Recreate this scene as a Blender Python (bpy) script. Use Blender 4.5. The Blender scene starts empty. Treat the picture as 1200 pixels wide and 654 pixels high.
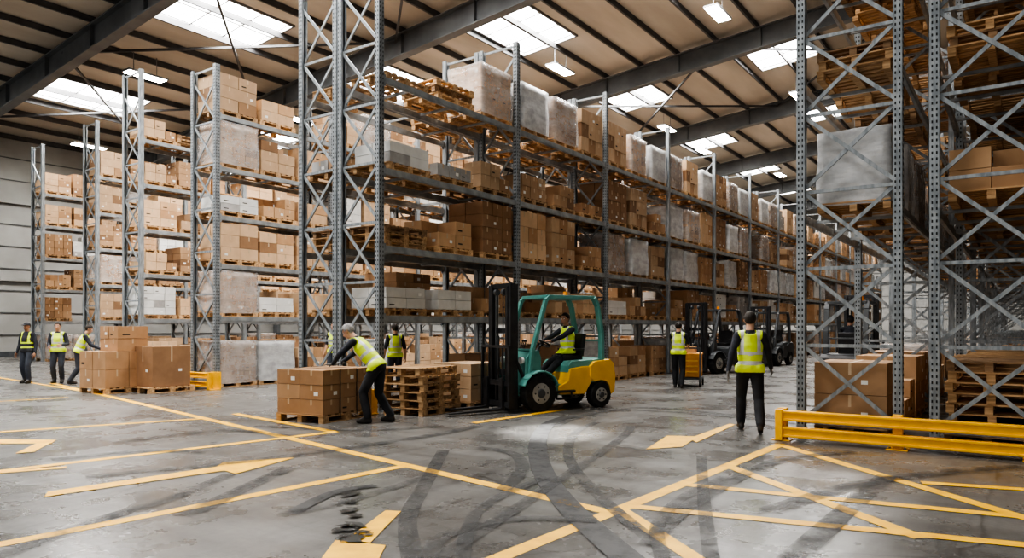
import bpy, bmesh, math, random
import numpy as np
from mathutils import Vector, Matrix, Euler
random.seed(11)
# ------------------------------------------------------------------ site frame
# world: +Y runs along the rack aisles, -X is towards the left wall, Z up. Camera stands at origin.
FOC=850.0; CAMH=1.63; TH=math.atan(600/850); C=math.cos(TH); S=math.sin(TH)
def W(X,Z,z=0.0): return Vector((X*C-Z*S, X*S+Z*C, z))
def gp(px,py,z=0.0):
    Z=FOC*CAMH/(py-383.0); return W((px-600)/FOC*Z,Z,z)
scene=bpy.context.scene
COL=scene.collection
# ------------------------------------------------------------------ materials
def nmat(name,c1,c2=None,rough=.6,metal=0,scale=5,detail=4,bump=0,stretch=(1,1,1),objvar=0,bscale=None,contrast=(.35,.65),alpha=None,alpha_scale=4,alpha_rng=(.4,.6),spec=.5,amin=0,amax=1):
    m=bpy.data.materials.new(name); m.use_nodes=True; nt=m.node_tree; N=nt.nodes; Lk=nt.links
    b=N['Principled BSDF']; b.inputs['Roughness'].default_value=rough; b.inputs['Metallic'].default_value=metal
    b.inputs['Specular IOR Level'].default_value=spec
    tc=N.new('ShaderNodeTexCoord'); mp=N.new('ShaderNodeMapping'); mp.inputs['Scale'].default_value=stretch
    Lk.new(tc.outputs['Object'],mp.inputs[0])
    nz=N.new('ShaderNodeTexNoise'); nz.inputs['Scale'].default_value=scale; nz.inputs['Detail'].default_value=detail
    Lk.new(mp.outputs[0],nz.inputs['Vector'])
    cr=N.new('ShaderNodeValToRGB'); cr.color_ramp.elements[0].position=contrast[0]; cr.color_ramp.elements[1].position=contrast[1]
    c2=c2 or tuple(min(1,x*1.25) for x in c1)
    cr.color_ramp.elements[0].color=(*c1,1); cr.color_ramp.elements[1].color=(*c2,1)
    Lk.new(nz.outputs['Fac'],cr.inputs[0]); out=cr.outputs[0]
    if objvar:
        oi=N.new('ShaderNodeObjectInfo'); mr=N.new('ShaderNodeMapRange')
        mr.inputs['To Min'].default_value=1-objvar; mr.inputs['To Max'].default_value=1+objvar
        Lk.new(oi.outputs['Random'],mr.inputs['Value'])
        hs=N.new('ShaderNodeHueSaturation'); Lk.new(mr.outputs[0],hs.inputs['Value']); Lk.new(out,hs.inputs['Color']); out=hs.outputs[0]
    Lk.new(out,b.inputs['Base Color'])
    if bump:
        n2=N.new('ShaderNodeTexNoise'); n2.inputs['Scale'].default_value=bscale or scale*4; Lk.new(mp.outputs[0],n2.inputs['Vector'])
        bp=N.new('ShaderNodeBump'); bp.inputs['Strength'].default_value=bump; bp.inputs['Distance'].default_value=.02
        Lk.new(n2.outputs['Fac'],bp.inputs['Height']); Lk.new(bp.outputs[0],b.inputs['Normal'])
    if alpha:
        n3=N.new('ShaderNodeTexNoise'); n3.inputs['Scale'].default_value=alpha_scale; n3.inputs['Detail'].default_value=6; n3.inputs['Roughness'].default_value=.7
        Lk.new(tc.outputs['Object'],n3.inputs['Vector'])
        mr=N.new('ShaderNodeMapRange'); mr.inputs['From Min'].default_value=alpha_rng[0]; mr.inputs['From Max'].default_value=alpha_rng[1]
        mr.inputs['To Min'].default_value=amin; mr.inputs['To Max'].default_value=amax
        Lk.new(n3.outputs['Fac'],mr.inputs['Value']); Lk.new(mr.outputs[0],b.inputs['Alpha'])
    return m
def emat(name,c,s):
    m=bpy.data.materials.new(name); m.use_nodes=True; b=m.node_tree.nodes['Principled BSDF']
    b.inputs['Base Color'].default_value=(*c,1); b.inputs['Emission Color'].default_value=(*c,1); b.inputs['Emission Strength'].default_value=s
    return m
M={}
M['steel']=nmat('galvanised_steel',(.18,.20,.215),(.32,.345,.36),rough=.5,metal=.35,scale=6,stretch=(3,3,.6))
M['hole']=nmat('punched_hole',(.01,.011,.012),rough=.9)
M['beam']=nmat('beam_steel',(.21,.225,.235),(.33,.35,.36),rough=.5,metal=.3,scale=4)
M['wood']=nmat('pallet_wood',(.34,.195,.09),(.60,.39,.21),rough=.8,scale=3,stretch=(1,9,9),objvar=.25,bump=.2)
M['wood2']=nmat('pallet_wood_dark',(.20,.12,.065),(.36,.23,.13),rough=.85,scale=3,stretch=(1,9,9),objvar=.2)
for i,(a,b) in enumerate([((.36,.21,.11),(.42,.25,.135)),((.43,.265,.145),(.50,.31,.175)),((.24,.135,.07),(.30,.17,.09)),((.50,.34,.21),(.58,.40,.25))]):
    M['card%d'%i]=nmat('cardboard_%d'%i,a,b,rough=.82,scale=3,objvar=.25,bump=.05)
M['white']=nmat('white_carton',(.62,.62,.60),(.74,.74,.72),rough=.7,scale=3,objvar=.12)
M['grey']=nmat('grey_carton',(.32,.31,.30),(.46,.45,.44),rough=.7,scale=3,objvar=.12)
M['tape']=nmat('packing_tape',(.48,.35,.22),(.56,.42,.28),rough=.35)
M['label']=nmat('paper_label',(.72,.72,.70),(.8,.8,.78),rough=.7)
M['ink']=nmat('print_ink',(.03,.025,.02),rough=.8)
M['wrap']=nmat('stretch_wrap',(.60,.60,.60),(.80,.80,.80),rough=.2,scale=3,stretch=(1,1,3),bump=.5,bscale=7,alpha=True,alpha_scale=2.5,alpha_rng=(.3,.7),amin=.25,amax=.5,objvar=.08)
M['wrapd']=nmat('stretch_wrap_dense',(.66,.67,.68),(.86,.87,.88),rough=.25,scale=3,stretch=(1,1,3),bump=.5,bscale=7,alpha=True,alpha_scale=2.5,alpha_rng=(.3,.7),amin=.45,amax=.75,objvar=.12)
M['yellow']=nmat('safety_yellow',(.82,.41,.006),(.92,.49,.01),rough=.4,scale=6,bump=.05)
M['line']=nmat('floor_line_paint',(.74,.38,.004),(.92,.52,.010),rough=.5,scale=5,alpha=True,alpha_scale=3.2,alpha_rng=(.24,.38),amin=.5,amax=1)
M['tyre']=nmat('tyre_mark_rubber',(.006,.006,.007),(.018,.018,.018),rough=.55,alpha=True,alpha_scale=5,alpha_rng=(.26,.54),amin=.5,amax=.99)
M['tyre2']=nmat('tyre_mark_faint',(.015,.015,.015),(.03,.03,.03),rough=.6,alpha=True,alpha_scale=3,alpha_rng=(.36,.68),amin=.1,amax=.85)
M['oil']=nmat('oil_stain',(.008,.008,.008),rough=.35,alpha=True,alpha_scale=7,alpha_rng=(.38,.46),amin=.1,amax=.98)
def floor_mat():
    m=bpy.data.materials.new('polished_concrete'); m.use_nodes=True; nt=m.node_tree; N=nt.nodes; Lk=nt.links; b=N['Principled BSDF']
    tc=N.new('ShaderNodeTexCoord')
    def noise(sc,det=6,r=.6,st=None,rot=.5):
        n=N.new('ShaderNodeTexNoise'); n.inputs['Scale'].default_value=sc; n.inputs['Detail'].default_value=det; n.inputs['Roughness'].default_value=r
        if st:
            mp=N.new('ShaderNodeMapping'); mp.inputs['Scale'].default_value=st; mp.inputs['Rotation'].default_value=(0,0,rot); Lk.new(tc.outputs['Object'],mp.inputs[0]); Lk.new(mp.outputs[0],n.inputs['Vector'])
        else: Lk.new(tc.outputs['Object'],n.inputs['Vector'])
        return n
    def ramp(src,p0,p1,c0,c1):
        r=N.new('ShaderNodeValToRGB'); e=r.color_ramp.elements; e[0].position=p0; e[1].position=p1; e[0].color=(*c0,1); e[1].color=(*c1,1); Lk.new(src,r.inputs[0]); return r.outputs[0]
    def mix(t,f,a,bb):
        x=N.new('ShaderNodeMixRGB'); x.blend_type=t
        if isinstance(f,float): x.inputs[0].default_value=f
        else: Lk.new(f,x.inputs[0])
        Lk.new(a,x.inputs[1]); Lk.new(bb,x.inputs[2]); return x.outputs[0]
    base=ramp(noise(.35,8).outputs['Fac'],.3,.7,(.120,.116,.110),(.225,.218,.206))
    fine=ramp(noise(14,6,.7).outputs['Fac'],.3,.7,(.72,.72,.72),(1,1,1))
    c=mix('MULTIPLY',1.0,base,fine)
    sm=ramp(noise(1.2,7,.65,(.25,2.2,1)).outputs['Fac'],.42,.66,(1,1,1),(.58,.57,.56))
    c=mix('MULTIPLY',.85,c,sm)
    sm2=ramp(noise(1.6,7,.7,(2.4,.2,1),-.3).outputs['Fac'],.50,.68,(1,1,1),(.52,.52,.52))
    c=mix('MULTIPLY',.8,c,sm2)
    vo=N.new('ShaderNodeTexVoronoi'); vo.feature='DISTANCE_TO_EDGE'; vo.inputs['Scale'].default_value=.28
    wn=noise(1.5,4); ad=N.new('ShaderNodeMixRGB'); ad.blend_type='ADD'; ad.inputs[0].default_value=.35; Lk.new(tc.outputs['Object'],ad.inputs[1]); Lk.new(wn.outputs['Color'],ad.inputs[2]); Lk.new(ad.outputs[0],vo.inputs['Vector'])
    cr=ramp(vo.outputs['Distance'],.0,.006,(.40,.39,.38),(1,1,1)); c=mix('MULTIPLY',.75,c,cr)
    spots=ramp(noise(3.3,2).outputs['Fac'],.70,.76,(1,1,1),(.45,.45,.45)); c=mix('MULTIPLY',.6,c,spots)
    Lk.new(c,b.inputs['Base Color'])
    rr=N.new('ShaderNodeMapRange'); Lk.new(noise(.9,5).outputs['Fac'],rr.inputs['Value']); rr.inputs['From Min'].default_value=.3; rr.inputs['From Max'].default_value=.7; rr.inputs['To Min'].default_value=.16; rr.inputs['To Max'].default_value=.42; Lk.new(rr.outputs[0],b.inputs['Roughness'])
    bp=N.new('ShaderNodeBump'); bp.inputs['Strength'].default_value=.08; bp.inputs['Distance'].default_value=.01; Lk.new(noise(20,5).outputs['Fac'],bp.inputs['Height']); Lk.new(bp.outputs[0],b.inputs['Normal'])
    return m
M['floor']=floor_mat()
M['roof']=nmat('roof_liner',(.36,.32,.265),(.48,.435,.37),rough=.8,scale=.6,stretch=(1,.2,1))
M['purlin']=nmat('purlin_steel',(.04,.04,.042),(.065,.065,.068),rough=.6,scale=2)
M['rafter']=nmat('rafter_steel',(.075,.08,.083),(.12,.125,.13),rough=.55,scale=1)
M['frame']=nmat('skylight_frame',(.12,.12,.12),rough=.5)
M['wall']=nmat('wall_cladding',(.24,.235,.22),(.31,.305,.29),rough=.65,scale=.5)
M['wallj']=nmat('wall_joint',(.09,.09,.09),rough=.8)
M['led']=emat('led_panel',(1,.97,.90),55)
M['glaze']=emat('diffusing_glazing',(.97,.98,1),10)
M['teal']=nmat('teal_paint',(.085,.27,.24),(.13,.33,.295),rough=.4,scale=3)
M['fyel']=nmat('forklift_yellow',(.80,.42,.006),(.90,.50,.012),rough=.38,scale=3)
M['blk']=nmat('black_steel',(.016,.016,.018),(.035,.035,.037),rough=.45,scale=4)
M['rub']=nmat('rubber',(.014,.014,.014),(.03,.03,.03),rough=.85,scale=9,bump=.3)
M['rim']=nmat('rim_paint',(.30,.29,.26),(.4,.39,.36),rough=.5)
M['dgrey']=nmat('dark_grey_paint',(.05,.055,.06),(.08,.085,.09),rough=.45)
M['red']=nmat('red_lens',(.5,.02,.01),rough=.3)
M['amber']=nmat('amber_lens',(.8,.25,.01),rough=.3)
M['orange']=nmat('orange_plastic',(.72,.30,.03),(.8,.36,.05),rough=.5)
M['skinA']=nmat('skin_light',(.50,.28,.19),(.56,.33,.23),rough=.55,scale=8)
M['skinB']=nmat('skin_tan',(.30,.16,.10),(.35,.19,.12),rough=.55,scale=8)
M['vest']=nmat('hi_vis_yellow',(.62,.80,.03),(.74,.92,.06),rough=.7,scale=6,bump=.35,bscale=12)
M['refl']=nmat('reflective_tape',(.50,.52,.53),(.62,.64,.65),rough=.35,scale=10)
M['vestdk']=nmat('vest_black',(.02,.02,.025),(.04,.04,.045),rough=.8)
M['shirt']=nmat('navy_shirt',(.018,.02,.028),(.035,.038,.05),rough=.85,scale=6,bump=.3,bscale=14)
M['pants']=nmat('black_trousers',(.012,.013,.016),(.028,.029,.034),rough=.85,scale=5,bump=.4,bscale=10)
M['jean']=nmat('dark_workwear',(.03,.035,.05),(.05,.058,.075),rough=.85,scale=5,bump=.4,bscale=10)
M['boot']=nmat('boot_leather',(.015,.012,.01),(.03,.025,.02),rough=.6)
M['hgrey']=nmat('hair_grey',(.22,.21,.20),(.40,.39,.38),rough=.8,scale=30,bump=.5)
M['hdark']=nmat('hair_dark',(.015,.011,.008),(.035,.025,.018),rough=.7,scale=30,bump=.5)
M['cap']=nmat('cap_cloth',(.015,.016,.02),(.03,.03,.035),rough=.85)
M['glove']=nmat('work_glove',(.12,.12,.12),(.2,.2,.2),rough=.8)
M['eyew']=nmat('eye_white',(.75,.74,.72),rough=.3); M['eyed']=nmat('eye_iris',(.03,.02,.015),rough=.2)
M['lip']=nmat('lips',(.35,.13,.10),rough=.5)
# ------------------------------------------------------------------ mesh builder
class MB:
    def __init__(s): s.v=[];s.f=[];s.m=[];s.sm=[];s.mats=[]
    def mi(s,k):
        if k not in s.mats: s.mats.append(k)
        return s.mats.index(k)
    def add(s,vs,fs,k,smooth=False):
        o=len(s.v); s.v.extend([tuple(v) for v in vs]); i=s.mi(k)
        for f in fs: s.f.append(tuple(o+a for a in f)); s.m.append(i); s.sm.append(smooth)
    BF=[(0,3,2,1),(4,5,6,7),(0,1,5,4),(1,2,6,5),(2,3,7,6),(3,0,4,7)]
    def box(s,c,d,k,R=None):
        x,y,z=d[0]/2,d[1]/2,d[2]/2; c=Vector(c)
        vs=[Vector(p) for p in ((-x,-y,-z),(x,-y,-z),(x,y,-z),(-x,y,-z),(-x,-y,z),(x,-y,z),(x,y,z),(-x,y,z))]
        if R is not None: vs=[R@v for v in vs]
        s.add([c+v for v in vs],MB.BF,k)
    def bar(s,p,q,w,h,k,up=(0,0,1)):
        p=Vector(p);q=Vector(q);d=q-p;L=d.length
        if L<1e-6:return
        d.normalize(); u=Vector(up)
        if abs(d.dot(u))>.98:u=Vector((0,1,0))
        a=d.cross(u).normalized(); b=a.cross(d).normalized()
        R=Matrix((a,d,b)).transposed()
        s.box((p+q)/2,(w,L,h),k,R)
    def cyl(s,p,q,r0,r1,k,n=16,caps=True):
        p=Vector(p);q=Vector(q);d=(q-p).normalized(); u=Vector((0,0,1)) if abs(d.z)<.9 else Vector((1,0,0))
        a=d.cross(u).normalized();b=d.cross(a)
        vs=[];
        for c,r in((p,r0),(q,r1)):
            for i in range(n):
                t=2*math.pi*i/n; vs.append(c+(a*math.cos(t)+b*math.sin(t))*r)
        s.add(vs,[(i,(i+1)%n,n+(i+1)%n,n+i) for i in range(n)],k,True)
        if caps: s.add(vs,[tuple(range(n-1,-1,-1)),tuple(range(n,2*n))],k)
    def torus(s,c,axis,R,r,k,n=24,m=8):
        c=Vector(c);d=Vector(axis).normalized();u=Vector((0,0,1)) if abs(d.z)<.9 else Vector((1,0,0));a=d.cross(u).normalized();b=d.cross(a)
        vs=[];fs=[]
        for i in range(n):
            t=2*math.pi*i/n; e=a*math.cos(t)+b*math.sin(t)
            for j in range(m):
                p=2*math.pi*j/m; vs.append(c+e*(R+r*math.cos(p))+d*(r*math.sin(p)))
        for i in range(n):
            for j in range(m): fs.append((i*m+j,((i+1)%n)*m+j,((i+1)%n)*m+(j+1)%m,i*m+(j+1)%m))
        s.add(vs,fs,k,True)
    def prism(s,poly,x0,x1,k):  # poly in (y,z)
        n=len(poly); vs=[(x0,a,b) for a,b in poly]+[(x1,a,b) for a,b in poly]
        s.add(vs,[tuple(range(n-1,-1,-1)),tuple(range(n,2*n))]+[(i,(i+1)%n,n+(i+1)%n,n+i) for i in range(n)],k)
    def mesh(s,name,recalc=True):
        me=bpy.data.meshes.new(name); me.from_pydata(s.v,[],s.f)
        for k in s.mats: me.materials.append(M[k])
        me.polygons.foreach_set('material_index',s.m); me.polygons.foreach_set('use_smooth',s.sm)
        if recalc:
            bm=bmesh.new();bm.from_mesh(me);bmesh.ops.recalc_face_normals(bm,faces=bm.faces);bm.to_mesh(me);bm.free()
        me.update(); return me
    def obj(s,name,parent=None,loc=(0,0,0),rz=0,bevel=0,recalc=True):
        o=bpy.data.objects.new(name,s.mesh(name,recalc)); COL.objects.link(o); o.location=loc; o.rotation_euler=(0,0,rz)
        if parent:o.parent=parent
        if bevel:
            m=o.modifiers.new('bevel','BEVEL'); m.width=bevel; m.segments=2; m.limit_method='ANGLE'; m.angle_limit=.6
        return o
def empty(name,loc=(0,0,0),rz=0):
    e=bpy.data.objects.new(name,None); COL.objects.link(e); e.location=loc; e.rotation_euler=(0,0,rz); e.empty_display_size=.2; return e
# ------------------------------------------------------------------ shell
KL=45;TF=84;KR=-16;TN=-6
def roof_z(k): return 16.5-.1*k if k>-2 else 16.7-.1*(-2-k)
b=MB(); b.add([(-KL-1,TN-6,0),(-KR+1,TN-6,0),(-KR+1,TF+1,0),(-KL-1,TF+1,0)],[(0,1,2,3)],'floor'); b.obj('floor')
SK=[10,18,26,37]; ST=[5.5,17,26.3,37.2,49,60,71]; SW=1.45; SL=2.2
ks=sorted([KL,KR,-2]+[s+SW for s in SK]+[s-SW for s in SK]); ts=sorted([TN,TF]+[s+SL for s in ST]+[s-SL for s in ST])
b=MB()
for i in range(len(ks)-1):
    for j in range(len(ts)-1):
        kc=(ks[i]+ks[i+1])/2; tcn=(ts[j]+ts[j+1])/2
        if any(abs(kc-s)<SW for s in SK) and any(abs(tcn-s)<SL for s in ST): continue
        k0,k1,t0,t1=ks[i],ks[i+1],ts[j],ts[j+1]
        b.add([(-k0,t0,roof_z(k0)),(-k1,t0,roof_z(k1)),(-k1,t1,roof_z(k1)),(-k0,t1,roof_z(k0))],[(0,1,2,3)],'roof')
ceil=b.obj('ceiling',recalc=False)
b=MB()
k=KL-.3
while k>KR:
    b.box((-k,(TN+TF)/2,roof_z(k)-.14),(.09,TF-TN,.24),'purlin')
    k-=1.93
RT=[1,13.6,22.5,33.5,44.5,55.5,66.5,77.5]
b.obj('ceiling_purlins',parent=ceil)
b=MB()
for t in RT:
    for (ka,kb) in ((KL,-2),(-2,KR)):
        pa=Vector((-ka,t,roof_z(ka)-.75));pb=Vector((-kb,t,roof_z(kb)-.75))
        b.bar(pa,pb,.05,.95,'rafter')
        for dz in(-.47,.45): b.bar(pa+Vector((0,0,dz)),pb+Vector((0,0,dz)),.42,.06,'rafter')
        n=12
        for i in range(n+1):
            p=pa.lerp(pb,i/n); b.box((p.x,t,p.z),(.03,.36,.9),'rafter')
    for kk in (KL-.25,KR+.25):
        b.box((-kk,t,(roof_z(kk)-.4)/2),(.4,.3,roof_z(kk)-.4),'rafter')
b.obj('ceiling_rafters',parent=ceil)
b=MB()
for j in (1,3):
    for k0 in range(2,42,10):
        b.bar((-k0,RT[j],roof_z(k0)-.5),(-(k0+10),RT[j+1],roof_z(k0+10)-.5),.09,.09,'purlin')
        b.bar((-(k0+10),RT[j],roof_z(k0+10)-.5),(-k0,RT[j+1],roof_z(k0)-.5),.09,.09,'purlin')
b.obj('ceiling_bracing',parent=ceil)
nwin=0
for kx in SK:
    for ty in ST:
        nwin+=1
        z=roof_z(kx); sl=math.atan(.1)
        e=empty('window_%d'%nwin,(-kx,ty,z+.05)); e.rotation_euler=(0,-sl,0)
        f=MB()
        for x in(-SW,SW): f.box((x,0,-.03),(.09,2*SL+.1,.2),'frame')
        for y in(-SL,SL): f.box((0,y,-.03),(2*SW+.1,.09,.2),'frame')
        f.box((0,0,-.06),(.07,2*SL,.08),'frame')
        for y in(-SL/3,SL/3): f.box((0,y,-.06),(2*SW,.06,.08),'frame')
        f.obj('skylight_frame',parent=e)
        f=MB(); f.box((0,0,.06),(2*SW,2*SL,.02),'glaze'); f.obj('skylight_glazing',parent=e)
        l=bpy.data.lights.new('skylight_daylight','AREA'); l.shape='RECTANGLE'; l.size=2*SW-.05; l.size_y=2*SL-.05; l.energy=1650; l.color=(1,.975,.93)
        lo=bpy.data.objects.new('skylight_daylight',l); COL.objects.link(lo); lo.parent=e
for (kx,ty) in [(30.7,16.3),(30.7,24.5),(41,18.7),(41,28),(17.7,29),(17.7,41.4),(10.2,41.9),(17.9,48),(16,60),(22.8,29.4),(10.2,29),(10.2,54),(30.7,40),(5,60),(5,48)]:
    z=roof_z(kx)-1.1
    f=MB(); f.box((0,0,.05),(.6,1.7,.08),'frame'); f.box((0,0,.0),(.52,1.6,.02),'led')
    for y in(-.5,.5): f.bar((0,y,.08),(0,y,.95),.02,.02,'frame')
    f.obj('high_bay_light',loc=(-kx,ty,z))
def wall(name,p,q,h0,h1,nrm):
    b=MB(); p=Vector(p);q=Vector(q)
    b.add([p,q,q+Vector((0,0,h1)),p+Vector((0,0,h0))],[(0,1,2,3)],'wall')
    n=Vector(nrm)
    z=1.2
    while z<min(h0,h1)-.3:
        b.bar(p+n*.03+Vector((0,0,z)),q+n*.03+Vector((0,0,z)),.05,.05,'wallj'); z+=1.2
    for zz in (4.2,8.4):
        b.bar(p+n*.12+Vector((0,0,zz)),q+n*.12+Vector((0,0,zz)),.2,.16,'wall')
    return b.obj(name,recalc=False)
wall('wall_left',(-KL,TN,0),(-KL,TF,0),12,12,(1,0,0))
wall('wall_right',(-KR,TN,0),(-KR,TF,0),roof_z(KR),roof_z(KR),(-1,0,0))
b=MB(); b.add([(-KL,TF,0),(-KR,TF,0),(-KR,TF,roof_z(KR)),(2,TF,roof_z(-2)),(-KL,TF,roof_z(KL))],[(0,1,2,3,4)],'wall')
for i in range(1,10): b.bar((-KL,TF-.03,i*1.2),(-KR,TF-.03,i*1.2),.05,.05,'wallj')
b.obj('wall_far',recalc=False)
b=MB(); b.bar((-KL+.1,TN,.15),(-KL+.1,TF,.15),.12,.3,'dgrey'); b.obj('baseboard_left')
# ------------------------------------------------------------------ pallets + loads
def pallet(b,z=0,w=1.0,l=1.2,ox=0,oy=0,k='wood',R=None):
    c=Vector((ox,oy,z))
    def bx(x,y,zz,a,bb,cc):
        v=Vector((x,y,0)); 
        if R is not None: v=R@v
        b.box(c+v+Vector((0,0,zz)),(a,bb,cc),k,R)
    for i in range(7):
        bx(0,-l/2+.05+i*(l-.1)/6,.133,w,.10+(i%3==0)*.03,.022)
    for x in(-w/2+.05,0,w/2-.05):
        bx(x,0,.111,.1,l,.022)
        for y in(-l/2+.07,0,l/2-.07): bx(x,y,.061,.1,.14,.078)
        bx(x,0,.011,.1,l,.022)
def cartons(b,nx,ny,nz,w,l,z0,h,rnd,cols,jit=.006,drop=0,tape=True,label=.22):
    dx=w/nx;dy=l/ny;dz=h/nz
    base=rnd.choice(cols)
    for kz in range(nz):
        for i in range(nx):
            for j in range(ny):
                if kz==nz-1 and rnd.random()<drop: continue
                col=base if rnd.random()<.8 else rnd.choice(cols)
                cx=-w/2+dx*(i+.5)+rnd.uniform(-jit,jit);cy=-l/2+dy*(j+.5)+rnd.uniform(-jit,jit);cz=z0+dz*(kz+.5)
                b.box((cx,cy,cz),(dx-.014,dy-.014,dz-.007),col)
                hx,hy,hz=(dx-.014)/2,(dy-.014)/2,(dz-.007)/2
                if tape:
                    if i==nx-1: b.box((cx+hx,cy,cz+hz*.62),(.004,.04,hz*.76),'tape')
                    if i==0: b.box((cx-hx,cy,cz+hz*.62),(.004,.04,hz*.76),'tape')
                    if j==0: b.box((cx,cy-hy,cz+hz*.62),(.04,.004,hz*.76),'tape')
                    if kz==nz-1: b.box((cx,cy,cz+hz),(.04,2*hy,.004),'tape')
                if rnd.random()<label:
                    s=min(.09,dy*.3)
                    if i==nx-1: b.box((cx+hx+.002,cy+hy*.45,cz-hz*.2),(.004,s,s*.7),'label')
                    if i==0: b.box((cx-hx-.002,cy+hy*.45,cz-hz*.2),(.004,s,s*.7),'label')
                    if j==0: b.box((cx+hx*.4,cy-hy-.002,cz-hz*.2),(s,.004,s*.7),'label')
                elif rnd.random()<.4:
                    if i==nx-1: b.box((cx+hx+.001,cy-hy*.45,cz-hz*.35),(.003,hy*.5,hz*.22),'ink')
                    if j==0: b.box((cx-hx*.45,cy-hy-.001,cz-hz*.35),(hx*.5,.003,hz*.22),'ink')
def shell(b,w,l,z0,h,rnd,k):
    n=7; vs=[];fs=[];idx={}
    def pt(x,y,z):
        key=(round(x,4),round(y,4),round(z,4))
        if key not in idx:
            t=z; a=.012*rnd.uniform(-1,1)
            sx=1+.02*math.sin(t*6)+a; idx[key]=len(vs); vs.append((x*w/2*sx,y*l/2*(sx+rnd.uniform(-.01,.01)),z0+z*h+rnd.uniform(-.008,.008)))
        return idx[key]
    g=[-1+2*i/n for i in range(n+1)]; gz=[i/n for i in range(n+1)]
    for i in range(n):
        for j in range(n):
            for sgn in(-1,1):
                fs.append((pt(sgn,g[i],gz[j]),pt(sgn,g[i+1],gz[j]),pt(sgn,g[i+1],gz[j+1]),pt(sgn,g[i],gz[j+1])))
                fs.append((pt(g[i],sgn,gz[j]),pt(g[i+1],sgn,gz[j]),pt(g[i+1],sgn,gz[j+1]),pt(g[i],sgn,gz[j+1])))
            fs.append((pt(g[i],g[j],1),pt(g[i+1],g[j],1),pt(g[i+1],g[j+1],1),pt(g[i],g[j+1],1)))
    b.add(vs,fs,k,True)
BR=['card0','card1','card2','card3']
def build_load(kind,seed):
    r=random.Random(seed*77+ord(kind)); b=MB()
    if kind=='E': pallet(b)
    elif kind in 'PS':
        n={'P':r.choice([2,3]),'S':8}[kind]
        for i in range(n):
            pallet(b,z=i*.145,ox=r.uniform(-.03,.03),oy=r.uniform(-.03,.03),k='wood' if r.random()<.7 else 'wood2',R=Matrix.Rotation(r.uniform(-.03,.03),3,'Z'))
    else:
        pallet(b)
        z0=.146
        if kind=='C': cartons(b,2,r.choice([2,3,3]),r.choice([3,3,4]),1.0,1.16,z0,r.choice([.85,.98]),r,BR,drop=.08)
        if kind=='T': cartons(b,2,r.choice([2,3]),r.choice([3,4]),1.0,1.2,z0,1.16,r,BR)
        if kind=='K': cartons(b,2,r.choice([2,3]),2,1.0,1.1,z0,.58,r,BR,drop=.3)
        if kind=='L': cartons(b,2,3,1,1.0,1.1,z0,.26,r,BR+['grey'])
        if kind=='F': cartons(b,2,2,2,.98,1.15,z0,.42,r,['white','white','grey'],tape=False)
        if kind=='H': cartons(b,2,3,4,.98,1.15,z0,.95,r,['white','grey'],tape=False,drop=.2)
        if kind=='B': cartons(b,1,1,2,1.0,1.2,z0,.95,r,['card1','card0'],label=1)
        if kind=='M': cartons(b,2,3,4,.98,1.15,z0,1.08,r,BR); shell(b,1.02,1.2,z0-.05,1.15,r,'wrap')
        if kind=='W': cartons(b,2,2,4,.98,1.15,z0,1.05,r,['grey','white','grey','white'],tape=False); shell(b,1.02,1.2,z0-.05,1.12,r,'wrapd')
    return b.mesh('load_'+kind)
NAMES={'C':'carton_pallet_load','T':'tall_carton_pallet_load','K':'half_carton_pallet_load','L':'low_carton_pallet_load','F':'white_carton_pallet_load','H':'white_carton_pallet_load','B':'big_carton_pallet_load','M':'wrapped_carton_pallet_load','W':'shrink_wrapped_pallet_load','E':'empty_pallet','P':'empty_pallet_stack','S':'empty_pallet_stack'}
LIB={k:[build_load(k,i) for i in range(5)] for k in NAMES}
def put(kind,x,y,z,parent=None,rz=0,var=None,name=None,sz=1):
    me=LIB[kind][random.randrange(5) if var is None else var]
    o=bpy.data.objects.new(name or NAMES[kind],me); COL.objects.link(o)
    o.location=(x,y,z); o.rotation_euler=(0,0,rz+random.uniform(-.025,.025)); o.scale=(1,1,sz)
    if parent:o.parent=parent
    return o
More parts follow.
